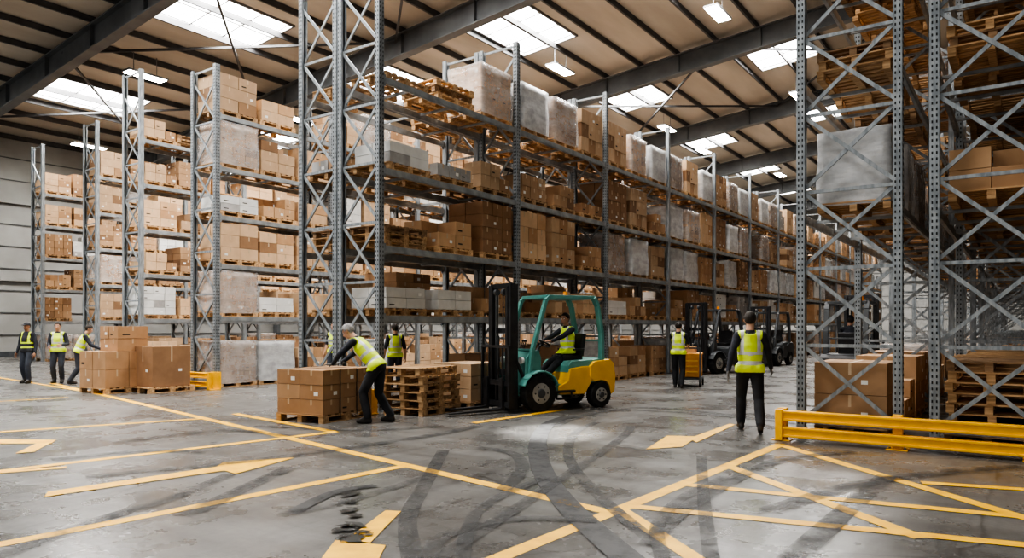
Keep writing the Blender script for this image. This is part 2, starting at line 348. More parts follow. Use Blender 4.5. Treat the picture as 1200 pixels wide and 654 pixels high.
# ------------------------------------------------------------------ racks
def rack(name,k0,depth,t0,nb,L,levels,H,side=1,holes=0,xbrace=False,seedstr='CTMWKLFPEC',spec={},density=.92):
    b=MB(); pw,pd=.13,.11
    for i in range(nb+1):
        t=t0+i*L
        for kk in(k0,k0+depth):
            x=-kk
            if i>2: b.box((x,t,H/2),(pd,pw,H),'steel')
            else:
                inner=1 if kk==k0+depth else -1
                b.box((x-inner*pd/2,t,H/2),(.012,pw,H),'steel')
                for s in(-1,1): b.box((x,t+s*pw/2,H/2),(pd,.012,H),'steel')
                b.box((x+inner*pd/2,t-pw/2+.02,H/2),(.012,.03,H),'steel'); b.box((x+inner*pd/2,t+pw/2-.02,H/2),(.012,.03,H),'steel')
            b.box((x,t,.008),(.2,.2,.016),'steel')
            if i<holes:
                z=.1
                while z<H-.05:
                    for s in(-.027,.027):
                        b.box((x+s,t-pw/2-.007,z),(.018,.004,.036),'hole')
                    if kk==k0:
                        for s in(-.035,.035): b.box((x+pd/2+.007,t+s,z),(.004,.018,.036),'hole')
                    z+=.085
        z=.2; alt=i%2
        a,c=-k0-.03,-(k0+depth)+.03
        step=1.15
        while z+step<H:
            b.bar((a,t,z),(c,t,z),.035,.05,'steel')
            if xbrace and i<3:
                b.bar((a,t-.02,z+.05),(c,t-.02,z+step),.03,.055,'steel'); b.bar((c,t+.02,z+.05),(a,t+.02,z+step),.03,.055,'steel')
            elif alt: b.bar((a,t,z+.05),(c,t,z+step-.03),.03,.05,'steel')
            else: b.bar((c,t,z+.05),(a,t,z+step-.03),.03,.05,'steel')
            alt=1-alt; z+=step
        b.bar((a,t,H-.08),(c,t,H-.08),.035,.05,'steel')
    for i in range(nb):
        ya,yb=t0+i*L+pw/2,t0+(i+1)*L-pw/2
        for lz in levels:
            for kk,s in((k0,1),(k0+depth,-1)):
                x=-kk+s*.02
                b.box((x,(ya+yb)/2,lz-.065),(.05,yb-ya,.13),'beam')
                b.box((x+s*.012,(ya+yb)/2,lz-.1),(.05,yb-ya,.035),'beam')
                for y in(ya+.02,yb-.02): b.box((x+s*.03,y,lz-.07),(.012,.06,.22),'steel')
            for q in (.2,.5,.8):
                y=ya+(yb-ya)*q
                b.box((-(k0+depth/2),y,lz-.03),(depth,.04,.05),'beam')
    r=b.obj(name)
    st=empty('palletised_goods_stock')
    zs=[.0]+list(levels)
    for i in range(nb):
        for li,lz in enumerate(zs):
            room=(zs[li+1]-.14-lz) if li+1<len(zs) else 9
            sp=spec.get(i)
            for j in range(3):
                if sp and li<len(sp): kd=sp[li][j]
                else:
                    if random.random()>density: continue
                    kd=random.choice(seedstr)
                if kd in '0. ': continue
                hh={'T':1.31,'M':1.25,'W':1.22,'C':1.13,'H':1.1,'B':1.15,'S':1.17}.get(kd,.8)
                if hh>room: 
                    kd='K' if room<1.15 else random.choice('CHK'); 
                    if kd in 'CH' and room<1.15: kd='K'
                y=t0+i*L+L*(j+.5)/3
                if j==0:y+=.03
                if j==2:y-=.03
                put(kd,-(k0+depth/2)+side*random.uniform(-.02,.06),y+random.uniform(-.03,.03),lz+.002 if li else .002,st,rz=random.choice([0,math.pi]))
    return r
LM=[1.85,3.2,4.7,6.45]
spA={0:['0KC','FFK','PKT','FLK','EPM'],1:['0CW','EKK','TTK','KKL','WMT'],2:['CCC','FKE','MWC','TTK','TMW'],3:['WCC','KWC','WWC','WMT','MTW'],4:['CCM','HKW','CWT','TWM','TMW']}
rack('pallet_rack',10.1,1.05,9.9,13,4.6,LM,8.55,side=1,holes=3,spec=spA,xbrace=True,seedstr='CTMTKWCWMHCE')
spB={0:['000','KC0','PLK','LK0','E0P'],1:['0CC','KKC','CKT','K0L','EKM']}
rack('pallet_rack',11.3,1.05,9.9,13,4.6,LM,8.55,side=-1,holes=1,spec=spB,xbrace=True,density=.75,seedstr='CCMTKLCMPC')
L2=[1.9,3.3,4.6,5.9,7.3]
sp2={0:['MWC','MFK','CCC','FKK','MCC','CK0'],1:['CWC','FCK','CKC','WCK','KCE','CMC']}
rack('pallet_rack',17.5,1.05,11.2,9,3.9,L2,8.6,side=1,holes=2,spec=sp2,xbrace=True,seedstr='CCTKMCKFHC')
L3=[1.9,3.4,4.9,6.4,7.9]
rack('pallet_rack',24.0,1.05,12.6,9,3.9,L3,10.2,side=1,holes=0,xbrace=True,seedstr='CCCKMCKFHC',spec={0:['CCC','HKC','KCC','CKK','KCE','KPE']})
rack('pallet_rack',31.5,1.05,14.7,8,3.9,L3,10.2,side=1,xbrace=True,seedstr='CCCKMCKCHC')
rack('pallet_rack',37.6,1.05,15.1,8,3.9,L3,10.2,side=1,xbrace=True,seedstr='CCCKMCKCHC')
LR=[3.35,5.35,7.3]
rack('pallet_rack',1.45,1.3,11.5,11,4.6,LR,9.8,side=1,holes=2,xbrace=True,seedstr='PPEKPMPC',spec={0:['BKB','WWM','PPP','EPP'],1:['CMC','KMW','PEP','PPE']},density=.85)
rack('pallet_rack',-.3,1.3,11.5,11,4.6,LR,9.8,side=-1,holes=2,xbrace=True,seedstr='PPEKPKPC',spec={0:['SSS','KKP','PPE','PEP'],1:['SCS','KPK','PEP','PPE']},density=.85)
def barrier(name,k0,k1,t,h=.4):
    b=MB()
    for z in(.13,.36):
        b.box((-(k0+k1)/2,t,z),(abs(k1-k0),.09,.15),'yellow')
        b.box((-(k0+k1)/2,t-.05,z+.055),(abs(k1-k0),.03,.03),'yellow'); b.box((-(k0+k1)/2,t-.05,z-.055),(abs(k1-k0),.03,.03),'yellow')
    n=max(2,int(abs(k1-k0)/1.2)+1)
    for i in range(n):
        x=-(k0+(k1-k0)*i/(n-1)); b.box((x,t+.07,.23),(.12,.1,.46),'yellow'); b.box((x,t+.07,.008),(.26,.26,.016),'yellow')
        for s in(-.09,.09): b.cyl((x+s,t+.0,.016),(x+s,t+.0,.04),.015,.015,'steel',8)
    b.box((-(k0+.02),t+.1,.23),(.1,.35,.44),'yellow')
    return b.obj(name,bevel=.006)
barrier('rack_end_barrier',2.85,-1.6,10.75)
barrier('rack_end_barrier',17.2,19.2,10.85)
barrier('rack_end_barrier',10.0,10.7,9.45)
# ------------------------------------------------------------------ floor markings
b=MB()
def strip(b,pts,w,k,z):
    P=[Vector(p) for p in pts]; 
    L=[];R=[]
    for i,p in enumerate(P):
        d=(P[min(i+1,len(P)-1)]-P[max(i-1,0)]); d.z=0; d.normalize(); n=Vector((-d.y,d.x,0))*w/2
        L.append(Vector((p.x,p.y,z))+n);R.append(Vector((p.x,p.y,z))-n)
    n=len(P); b.add(L+R,[(n+i,n+i+1,i+1,i) for i in range(n-1)],k)
lines=[((60,449),(712,600)),((728,598),(850,678)),((560,664),(915,521)),((-60,650),(475,546)),((-40,557),(395,506)),((-40,509),(235,491)),((275,485),(390,506)),
((912,521),(1260,625)),((852,546),(1080,631)),((742,594),(1260,645)),((800,568),(1260,612)),((1080,566),(1260,578)),((555,496),(662,480)),((-30,438),(100,459)),((-40,473),(80,466)),((-10,555),(78,548))]
for i,(p,q) in enumerate(lines):
    strip(b,[gp(*p),gp(*q)],.15 if i<13 else .12,'line',.0025+.00025*i)
b.obj('floor_line_markings',recalc=False)
def arrow(polys):
    b=MB()
    for i,pl in enumerate(polys):
        vs=[gp(px,py,.007+.0004*i) for px,py in pl]
        a=sum((vs[i].x*vs[(i+1)%len(vs)].y-vs[(i+1)%len(vs)].x*vs[i].y) for i in range(len(vs)))
        if a<0: vs=vs[::-1]
        b.add(vs,[tuple(range(len(vs)))],'line')
    b.obj('floor_arrow_marking',recalc=False)
arrow([[(52,583),(56,577),(265,546),(270,551)],[(252,549),(262,542),(345,537),(276,556)]])
arrow([[(-40,515),(66,516),(60,520),(-40,521)],[(66,516),(40,530),(18,532),(45,519)]])
arrow([[(370,664),(393,634),(452,640),(440,664)],[(405,634),(452,599),(470,600),(434,637)]])
arrow([[(757,527),(782,511),(818,512),(800,524)],[(808,514),(855,497),(862,498),(816,519)]])
def smooth_px(pts,n=10):
    out=[]
    P=[pts[0]]+list(pts)+[pts[-1]]
    for i in range(1,len(P)-2):
        for j in range(n):
            t=j/n; a,b_,c,d=P[i-1],P[i],P[i+1],P[i+2]
            out.append(tuple(.5*((2*b_[q])+(-a[q]+c[q])*t+(2*a[q]-5*b_[q]+4*c[q]-d[q])*t*t+(-a[q]+3*b_[q]-3*c[q]+d[q])*t**3) for q in(0,1)))
    out.append(pts[-1]); return [gp(*p) for p in out]
b=MB()
tm=[([(668,488),(640,500),(630,525),(640,560),(675,603),(745,664)],.25,'tyre'),
([(560,525),(600,532),(612,550),(590,575)],.16,'tyre2'),
([(520,528),(500,565),(478,610),(485,664)],.16,'tyre2'),
([(700,495),(672,510),(668,540),(700,580),(770,640)],.14,'tyre2'),
([(270,556),(200,585),(110,612),(-20,660)],.16,'tyre2'),([(340,548),(250,590),(215,605)],.2,'tyre2'),([(345,600),(392,578),(440,570)],.14,'tyre'),([(500,560),(400,590),(330,604)],.14,'tyre2'),
([(1040,558),(985,605),(925,660)],.2,'tyre2'),([(822,535),(826,600),(835,664)],.12,'tyre2'),
([(860,487),(760,478),(690,486),(650,500)],.18,'tyre2'),([(1110,532),(950,500),(800,484),(700,480)],.2,'tyre2'),
([(740,500),(720,520),(600,600),(500,664)],.14,'tyre2'),([(560,500),(480,515),(300,540),(100,560)],.2,'tyre2'),([(900,600),(1000,570),(1100,555),(1200,548)],.2,'tyre2'),
([(130,520),(260,505),(340,512)],.18,'tyre2'),([(760,640),(800,600),(900,545),(1000,530)],.16,'tyre2'),([(640,560),(560,600),(540,664)],.12,'tyre2'),([(60,540),(160,530),(240,530)],.2,'tyre2'),
([(500,664),(520,630),(600,610),(700,612)],.14,'tyre2'),([(780,664),(770,620),(800,585),(850,560)],.12,'tyre2'),([(300,500),(420,505),(520,500)],.16,'tyre2')]
for i,(p,w,k) in enumerate(tm): strip(b,smooth_px(p),w,k,.009+.0003*i)
rr=random.Random(3)
for (x,y,r) in [(411,580,.12),(413,590,.07),(408,600,.09),(416,606,.08),(414,618,.13),(404,622,.1),(425,628,.1),(412,632,.14),(598,556,.04),(1010,520,.05),(250,520,.05)]:
    c=gp(x,y,.017); n=18; vs=[c+Vector((math.cos(a)*r*rr.uniform(.35,1.3),math.sin(a)*r*rr.uniform(.35,1.3),0)) for a in [2*math.pi*i/n for i in range(n)]]
    b.add(vs,[tuple(range(n))],'oil')
b.obj('floor_tyre_marks',recalc=False)
# ------------------------------------------------------------------ forklift
def forklift(name,loc,heading,body='teal',acc='fyel',lift=0.0):
    e=empty(name,loc,heading)
    b=MB()
    b.prism([(-.35,.28),(.98,.28),(.98,.62),(.80,.68),(.62,.52),(.0,.50),(-.35,.50)],-.46,.46,body)
    for s in(-1,1):
        b.box((s*.5,.12,.36),(.12,.5,.05),'blk'); b.box((s*.5,.12,.22),(.10,.36,.04),'blk')
        b.bar((s*.5,.3,.22),(s*.5,.3,.36),.04,.04,'blk');b.bar((s*.5,-.06,.22),(s*.5,-.06,.36),.04,.04,'blk')
        for i in range(7):
            a0=math.radians(20+i*20);a1=math.radians(40+i*20)
            b.bar((s*.5,.72+.42*math.cos(a0),.36+.42*math.sin(a0)),(s*.5,.72+.42*math.cos(a1),.36+.42*math.sin(a1)),.24,.035,body)
    b.prism([(.62,.50),(.98,.60),(.96,1.02),(.84,1.16),(.66,1.18),(.60,1.02)],-.42,.42,body)
    b.box((0,.66,1.17),(.7,.16,.05),'blk')
    b.prism([(-.02,.50),(-.02,.86),(-.10,.95),(-.86,.98),(-.92,.90),(-.92,.5)],-.46,.46,body)
    b.prism([(.22,.30),(.24,.46),(.02,.56),(-.04,.80),(-.35,.84),(-.62,.84),(-.62,.60),(-.5,.42),(-.40,.28)],-.50,.50,acc)
    b.obj('chassis',parent=e,bevel=.025)
    b=MB()
    b.prism([(-.52,.62),(-.52,.84),(-.62,.93),(-1.02,.97),(-1.13,.88),(-1.17,.60),(-1.15,.34),(-1.08,.26),(-1.04,.26),(-1.02,.42),(-.94,.52),(-.80,.55),(-.62,.52)],-.53,.53,acc)
    b.prism([(-.60,.96),(-1.00,.985),(-1.05,.965),(-1.0,.955),(-.62,.93)],-.40,.40,body)
    b.obj('counterweight',parent=e,bevel=.05)
    b=MB()
    for i in range(5): b.box((0,-1.165,.5+i*.05),(.5,.02,.02),'blk')
    for s in(-1,1): b.box((s*.40,-1.16,.76),(.12,.03,.08),'red')
    for s in(-1,1): b.cyl((s*.34,.98,.98),(s*.34,1.04,.98),.06,.07,'label',14)
    b.obj('lamps_and_grille',parent=e)
    for (y,r,w,x,nm) in((.72,.355,.24,.47,'front_wheel'),(-.80,.255,.19,.43,'rear_wheel')):
        for s in(-1,1):
            b=MB(); b.cyl((x*s-w/2+.02,y,r),(x*s+w/2-.02,y,r),r,r,'rub',32); 
            for q in(-1,1):
                xo=x*s+q*(w/2-.02)
                b.cyl((xo,y,r),(xo+q*.02,y,r),r,r*.93,'rub',32)
                b.cyl((xo+q*.005,y,r),(xo+q*.026,y,r),r*.58,r*.55,'rim',24); b.cyl((xo+q*.02,y,r),(xo+q*.05,y,r),r*.26,r*.22,'dgrey',16)
                for i in range(6):
                    a=i*math.pi/3; b.cyl((xo+q*.02,y+math.cos(a)*r*.4,r+math.sin(a)*r*.4),(xo+q*.035,y+math.cos(a)*r*.4,r+math.sin(a)*r*.4),.016,.016,'blk',8)
            for i in range(28):
                a=2*math.pi*i/28; rr_=r-.002
                b.box((x*s,y+math.cos(a)*rr_,r+math.sin(a)*rr_),(w-.03,.03,.02),'rub',Matrix.Rotation(a-math.pi/2,3,'X'))
            b.obj(nm,parent=e)
    b=MB()
    for s in(-1,1):
        x=s*.44
        pts=[(x,.90,.62),(x,.84,1.15),(x,.52,2.14),(x,.44,2.22)]
        for p,q in zip(pts[:-1],pts[1:]): b.bar(p,q,.07,.09,body,up=(1,0,0))
        pts=[(x,-.86,.95),(x,-.86,1.5),(x,-.76,2.05),(x,-.66,2.22)]
        for p,q in zip(pts[:-1],pts[1:]): b.bar(p,q,.07,.12,body,up=(1,0,0))
        b.bar((x,.46,2.22),(x,-.68,2.22),.07,.07,body)
    for y in(.46,-.68): b.bar((-.44,y,2.22),(.44,y,2.22),.09,.07,body)
    for i in range(7): 
        x=-.33+i*.11; b.bar((x,.46,2.235),(x,-.68,2.235),.03,.03,body)
    b.box((0,-.3,2.20),(.8,.6,.015),body)
    b.bar((-.44,.83,1.18),(.44,.83,1.18),.04,.04,body); b.bar((-.44,-.85,1.35),(.44,-.85,1.35),.04,.04,body)
    b.cyl((.3,-.5,2.25),(.3,-.5,2.37),.05,.045,'amber',12)
    b.obj('overhead_guard',parent=e,bevel=.008)
    b=MB()
    b.box((0,-.32,1.00),(.46,.46,.10),'blk'); b.box((0,-.57,1.26),(.44,.10,.46),'blk',Matrix.Rotation(.16,3,'X')); b.box((0,-.32,.95),(.34,.36,.06),'dgrey')
    for s in(-1,1): b.box((s*.26,-.42,1.17),(.05,.28,.04),'blk'); b.bar((s*.26,-.5,1.0),(s*.26,-.5,1.16),.03,.03,'blk')
    b.obj('operator_seat',parent=e,bevel=.03)
    b=MB(); ax=Vector((0,-.45,.9)).normalized(); c=Vector((0,.30,1.30)); b.torus(c,ax,.17,.016,'blk'); b.cyl(c-ax*.03,c+ax*.01,.04,.04,'blk',12)
    b.cyl(c-ax*.02,(0,.66,.95),.025,.03,'blk',10)
    for i in range(3):
        a=i*2*math.pi/3; u=ax.cross(Vector((1,0,0))).normalized(); v=Vector((1,0,0)); b.bar(c,c+(v*math.cos(a)+u*math.sin(a))*.165,.02,.015,'blk')
    for i in range(3): b.cyl((.2+i*.06,.62,1.17),(.2+i*.06,.56,1.33),.01,.01,'blk',8); b.cyl((.2+i*.06,.56,1.33),(.2+i*.06,.555,1.36),.022,.022,'blk',8)
    b.obj('steering_wheel',parent=e)
    MY=.08
    b=MB()
    for s in(-1,1):
        for (x,y,h,w,d) in((.40,1.14+MY,2.40,.08,.15),(.31,1.17+MY,2.36,.07,.12)):
            b.box((s*x,y,h/2+.05),(.02,d,h),'blk'); b.box((s*(x-.03),y+d/2,h/2+.05),(w,.02,h),'blk'); b.box((s*(x-.03),y-d/2,h/2+.05),(w,.02,h),'blk')
        b.cyl((s*.27,1.10+MY,.15),(s*.27,1.10+MY,1.45),.04,.04,'dgrey',14); b.cyl((s*.27,1.10+MY,1.45),(s*.27,1.10+MY,2.3),.024,.024,'rim',12)
        b.box((s*.14,1.22+MY,1.3),(.03,.012,2.1),'dgrey')
        b.bar((s*.40,.95,.55),(s*.40,1.1+MY,1.0),.05,.05,'blk')
    for z in(.12,.75,1.55,2.42): b.box((0,(1.10 if z<2 else 1.15)+MY,z),(.84,.06,.10),'blk')
    b.cyl((-.18,1.2+MY,2.3),(-.1,1.2+MY,2.3),.06,.06,'dgrey',14); b.cyl((.1,1.2+MY,2.3),(.18,1.2+MY,2.3),.06,.06,'dgrey',14)
    b.obj('mast',parent=e,bevel=.004)
    b=MB(); z0=lift; Y=1.30+MY
    for z in(.16,.56): b.box((0,Y,z+z0),(1.0,.05,.10),'blk')
    for s in(-1,0,1): b.box((s*.47 if s else 0,Y-.02,.36+z0),(.05,.06,.42),'blk')
    for x in(-.5,.5): b.bar((x,Y+.01,.1+z0),(x,Y+.01,1.25+z0),.05,.05,'blk')
    b.bar((-.5,Y+.01,1.25+z0),(.5,Y+.01,1.25+z0),.05,.05,'blk')
    for i in range(7): x=-.375+i*.125; b.bar((x,Y+.01,.6+z0),(x,Y+.01,1.25+z0),.02,.02,'blk')
    b.obj('carriage',parent=e)
    b=MB()
    for s in(-1,1):
        b.prism([(a+MY,c_+z0) for a,c_ in [(1.33,.04),(1.33,.66),(1.375,.66),(1.375,.10),(1.45,.085),(2.48,.06),(2.50,.05),(2.48,.04)]],s*.28-.065,s*.28+.065,'blk')
    b.obj('forks',parent=e)
    return e
fw=W(.86,14.75); FH=TH+math.radians(90)+math.radians(32)
forklift('forklift',fw,FH)
p2=W(7.35,26); forklift('forklift',p2,math.radians(165),'dgrey','blk')
p3=W(11.1,31); forklift('forklift',p3,math.radians(175),'dgrey','blk')
p4=Vector((-3.5,19.7,0)); forklift('forklift',p4,math.radians(0),'dgrey','blk')
# ------------------------------------------------------------------ humans
def capsule(vs,fs,p,q,r0,r1,n=14,flat=None,m=4):
    p=Vector(p);q=Vector(q);d=q-p
    if d.length<1e-5:d=Vector((0,0,1e-4))
    d.normalize();u=Vector((0,0,1)) if abs(d.z)<.9 else Vector((1,0,0)); a=d.cross(u).normalized();b=d.cross(a)
    rings=[]
    for i in range(1,m+1): ph=-math.pi/2+ i*(math.pi/2)/m; rings.append((p+d*r0*math.sin(ph),r0*math.cos(ph),p))
    for i in range(0,m): ph=i*(math.pi/2)/m; rings.append((q+d*r1*math.sin(ph),r1*math.cos(ph),q))
    def F(base,off):
        if flat:
            L,f=flat; off=off+L*(off.dot(L))*(f-1)
        return base+off
    o=len(vs)
    vs.append(F(p,-d*r0))
    for c,r,bs in rings:
        for i in range(n):
            t=2*math.pi*i/n; vs.append(F(bs,(c-bs)+(a*math.cos(t)+b*math.sin(t))*r))
    vs.append(F(q,d*r1)); last=len(vs)-1
    for i in range(n): fs.append((o,o+1+(i+1)%n,o+1+i))
    for k in range(len(rings)-1):
        for i in range(n): A=o+1+k*n; fs.append((A+i,A+(i+1)%n,A+n+(i+1)%n,A+n+i))
    A=o+1+(len(rings)-1)*n
    for i in range(n): fs.append((A+i,A+(i+1)%n,last))
def ellipsoid(vs,fs,c,r,R,n=20,m=12):
    o=len(vs); c=Vector(c)
    vs.append(c+R@Vector((0,0,-r[2])))
    for i in range(1,m):
        ph=-math.pi/2+math.pi*i/m
        for j in range(n):
            t=2*math.pi*j/n; vs.append(c+R@Vector((r[0]*math.cos(ph)*math.cos(t),r[1]*math.cos(ph)*math.sin(t),r[2]*math.sin(ph))))
    vs.append(c+R@Vector((0,0,r[2]))); last=len(vs)-1
    for j in range(n): fs.append((o,o+1+(j+1)%n,o+1+j)); A=o+1+(m-2)*n; fs.append((A+j,A+(j+1)%n,last))
    for k in range(m-2):
        A=o+1+k*n
        for j in range(n): fs.append((A+j,A+(j+1)%n,A+n+(j+1)%n,A+n+j))
def remesh(vs,fs,vox,it):
    me=bpy.data.meshes.new('tmp'); me.from_pydata([tuple(v) for v in vs],[],fs)
    bm=bmesh.new();bm.from_mesh(me);bmesh.ops.recalc_face_normals(bm,faces=bm.faces);bm.to_mesh(me);bm.free()
    o=bpy.data.objects.new('tmp',me);COL.objects.link(o)
    r=o.modifiers.new('r','REMESH');r.mode='VOXEL';r.voxel_size=vox
    s=o.modifiers.new('s','SMOOTH');s.factor=.5;s.iterations=it
    bpy.context.view_layer.update(); dg=bpy.context.evaluated_depsgraph_get()
    m2=bpy.data.meshes.new_from_object(o.evaluated_get(dg)); bpy.data.objects.remove(o); 
    V=np.empty(len(m2.vertices)*3);m2.vertices.foreach_get('co',V);V=V.reshape(-1,3)
    NN=np.empty(len(m2.vertices)*3);m2.vertices.foreach_get('normal',NN);NN=NN.reshape(-1,3)
    F=[tuple(p.vertices) for p in m2.polygons]; bpy.data.meshes.remove(m2); return V,NN,F
def ik(a,c,l1,l2,pole):
    a=Vector(a);c=Vector(c);d=c-a;L=d.length
    if L>(l1+l2)*.995: c=a+d.normalized()*(l1+l2)*.995; d=c-a;L=d.length
    x=(l1*l1-l2*l2+L*L)/(2*L); h=math.sqrt(max(l1*l1-x*x,1e-6)); d.normalize(); p=Vector(pole); p=(p-d*p.dot(d)).normalized()
    return a+d*x+p*h, c
def hand(vs,fs,w,d,n,side,curl,s=1.0):
    d=Vector(d).normalized(); n=Vector(n); n=(n-d*n.dot(d)).normalized(); lat=d.cross(n)
    for off in(-.026,-.009,.009,.026):
        capsule(vs,fs,w+d*.01+lat*off*.7,w+d*.085+lat*off,.017,.0135,8,m=2)
    for i,(off,L,r) in enumerate(((.031,.072,.0093),(.0105,.080,.0096),(-.0105,.075,.0092),(-.031,.058,.0082))):
        off*=side; p=w+d*.088+lat*off; cu=0
        for j,fr in enumerate((.45,.32,.25)):
            cu+=curl*(.8+.12*i); dd=(d*math.cos(cu)+n*math.sin(cu)+lat*off*1.2).normalized(); q=p+dd*L*fr; capsule(vs,fs,p,q,r*(1-.08*j),r*(.93-.08*j),8,m=2); p=q
    p=w+d*.028+lat*side*.026; q=p+(d*.55+lat*side*.75+n*.3).normalized()*.042; capsule(vs,fs,p,q,.0145,.0115,8,m=2)
    r_=q+(d*.85+lat*side*.3+n*.35).normalized()*.032; capsule(vs,fs,q,r_,.0115,.010,8,m=2); t=r_+(d*.9+n*.45).normalized()*.024; capsule(vs,fs,r_,t,.010,.0085,8,m=2)
def human(name,loc,heading,pose=None,vest='vest',band='refl',shirt='shirt',pants='pants',skin='skinA',hair='hdark',cap=None,hands=None,scale=1.0,long_sleeve=True):
    P=dict(pelvis=(0,0,.96),chest=(0,.0,1.28),neck=(0,-.01,1.475),head=(0,.025,1.635),yaw=0,pitch=0,aL=(-.10,-.02,.09),aR=(.10,-.02,.09),tL=(-.12,1,0),tR=(.12,1,0),
        wL=(-.28,.06,.88),wR=(.28,.06,.88),eL=(-.4,-1,0),eR=(.4,-1,0),kL=(-.1,1,0),kR=(.1,1,0),lat=(1,0,0),hips=(1,0,0),hdL=None,hdR=None,hnL=None,hnR=None,curl=.32)
    if pose:P.update(pose)
    V3=lambda k:Vector(P[k]); lat=V3('lat').normalized(); hl=V3('hips').normalized()
    pel,ch,nk,hd=V3('pelvis'),V3('chest'),V3('neck'),V3('head')
    vs=[];fs=[];B=[]
    def cap_(p,q,r0,r1,lab,flat=None,lr=1.0):
        capsule(vs,fs,p,q,r0,r1,16,flat); B.append((Vector(p),Vector(q),r0*lr,r1*lr,lab))
    up=(nk-ch).normalized()
    wst=pel.lerp(ch,.42)
    hL=pel-hl*.092+Vector((0,0,-.035)); hR=pel+hl*.092+Vector((0,0,-.035))
    cap_(hL+Vector((0,0,.02)),hR+Vector((0,0,.02)),.112,.112,'pants')
    cap_(pel,wst,.120,.116,'pants' ,(hl,1.28),1.12)
    cap_(wst,ch,.120,.126,'torso',(lat,1.36),1.22)
    cap_(ch,ch.lerp(nk,.62),.126,.09,'torso',(lat,1.42),1.25)
    shc=nk-up*.065
    shL=shc-lat*.175; shR=shc+lat*.175
    for sh in(shL,shR): cap_(shc+up*.005,sh,.066,.060,'torso')
    cap_(nk-up*.02,nk.lerp(hd,.55),.062,.058,'neck')
    HR=(Matrix.Rotation(P['yaw'],3,'Z')@Matrix.Rotation(P['pitch'],3,'X'))
    def HP(x,y,z): return hd+HR@Vector((x,y,z))
    ellipsoid(vs,fs,HP(0,-.012,.030),(.076,.094,.092),HR)
    ellipsoid(vs,fs,HP(0,.012,-.035),(.060,.072,.078),HR)
    ellipsoid(vs,fs,HP(0,.048,-.088),(.030,.028,.024),HR)
    capsule(vs,fs,HP(0,.083,.005),HP(0,.102,-.030),.009,.014,8)
    capsule(vs,fs,HP(-.03,.076,.022),HP(.03,.076,.022),.012,.012,8)
    capsule(vs,fs,HP(-.018,.078,-.062),HP(.018,.078,-.062),.010,.010,8)
    for s in(-1,1): ellipsoid(vs,fs,HP(s*.078,-.01,-.008),(.012,.02,.033),HR,10,6)
    B.append((HP(0,-.01,.03),HP(0,.01,-.05),.088,.075,'head'))
    W_={};E_={}
    for sd,sg,sh in(('L',-1,shL),('R',1,shR)):
        el,wr=ik(sh,V3('w'+sd),.29,.265,V3('e'+sd)); 
        cap_(sh,el,.062,.049,'sleeve'); cap_(el,wr,.049,.033,'sleeve' if long_sleeve else 'fore'); W_[sd]=wr;E_[sd]=el
        hip=hL if sg<0 else hR
        kn,an=ik(hip,V3('a'+sd),.435,.425,V3('k'+sd))
        cap_(hip,kn,.102,.074,'pants'); cap_(kn,kn.lerp(an,.35),.072,.074,'pants'); cap_(kn.lerp(an,.35),an+Vector((0,0,.03)),.074,.062,'pants')
        t=V3('t'+sd).normalized()
        cap_(an,an+Vector((0,0,-.03))-t*.03,.048,.044,'boot'); cap_(an-t*.035+Vector((0,0,-.048)),an+t*.15+Vector((0,0,-.052)),.042,.037,'boot',None); cap_(an+t*.02,an+t*.12+Vector((0,0,-.04)),.044,.036,'boot')
    Vt,Nn,F=remesh(vs,fs,.0115,3)
    cen=np.array([Vt[list(f)].mean(0) for f in F])
    labs=[];D=[]
    for p,q,r0,r1,l in B:
        p=np.array(p);q=np.array(q);d=q-p;dd=(d*d).sum()+1e-9
        t=np.clip(((cen-p)@d)/dd,0,1); dist=np.linalg.norm(cen-(p+t[:,None]*d),axis=1)-(r0+(r1-r0)*t); D.append(dist);labs.append(l)
    idx=np.argmin(np.array(D),axis=0); lab=[labs[i] for i in idx]
    b=MB(); keys=[]
    sp=(nk-pel); spl=sp.length; spn=np.array(sp.normalized()); pe=np.array(pel); la=np.array(lat)
    HRi=np.array(HR.inverted()); hdn=np.array(hd)
    vestf=[];hairf=[]
    for i,f in enumerate(F):
        l=lab[i];c=cen[i]
        if l=='torso':
            k=shirt; s=(c-pe)@spn/spl; vestf.append((i,s,(c-pe)@la))
        elif l=='pants':
            k=pants; s=(c-pe)@spn/spl
            if s>-.10 and abs((c-pe)@la)<.24 and c[2]>pel.z-.09: vestf.append((i,s,(c-pe)@la))
        elif l=='boot':k='boot'
        elif l=='neck':k=skin
        elif l=='head':
            k=skin; h=HRi@(c-hdn)
            if cap: 
                if h[2]>.040: hairf.append((i,cap))
                elif h[1]<-.03 and h[2]>-.045: hairf.append((i,hair))
            else:
                if h[2]>.068-(.02 if h[1]<.05 else 0) or (h[1]<.02 and h[2]>.01 and abs(h[0])<.082) or (h[1]<-.035 and h[2]>-.055): hairf.append((i,hair))
        elif l=='sleeve':k=shirt
        else:k=skin
        keys.append(k)
    b.v=[tuple(v) for v in Vt]
    for i,k in enumerate(keys): b.f.append(F[i]);b.m.append(b.mi(k));b.sm.append(True)
    def layer(sel,off):
        mp={};ec={}
        for i,k in sel:
            nf=[]
            for v in F[i]:
                if v not in mp: mp[v]=len(b.v); b.v.append(tuple(Vt[v]+Nn[v]*off))
                nf.append(mp[v])
            b.f.append(tuple(nf));b.m.append(b.mi(k));b.sm.append(True)
            for a,c in zip(F[i],F[i][1:]+F[i][:1]):
                e=(min(a,c),max(a,c)); ec[e]=(ec[e][0]+1,(a,c),k) if e in ec else (1,(a,c),k)
        for e,(n,(a,c),k) in ec.items():
            if n==1: b.f.append((a,c,mp[c],mp[a]));b.m.append(b.mi(k));b.sm.append(False)
    sel=[]
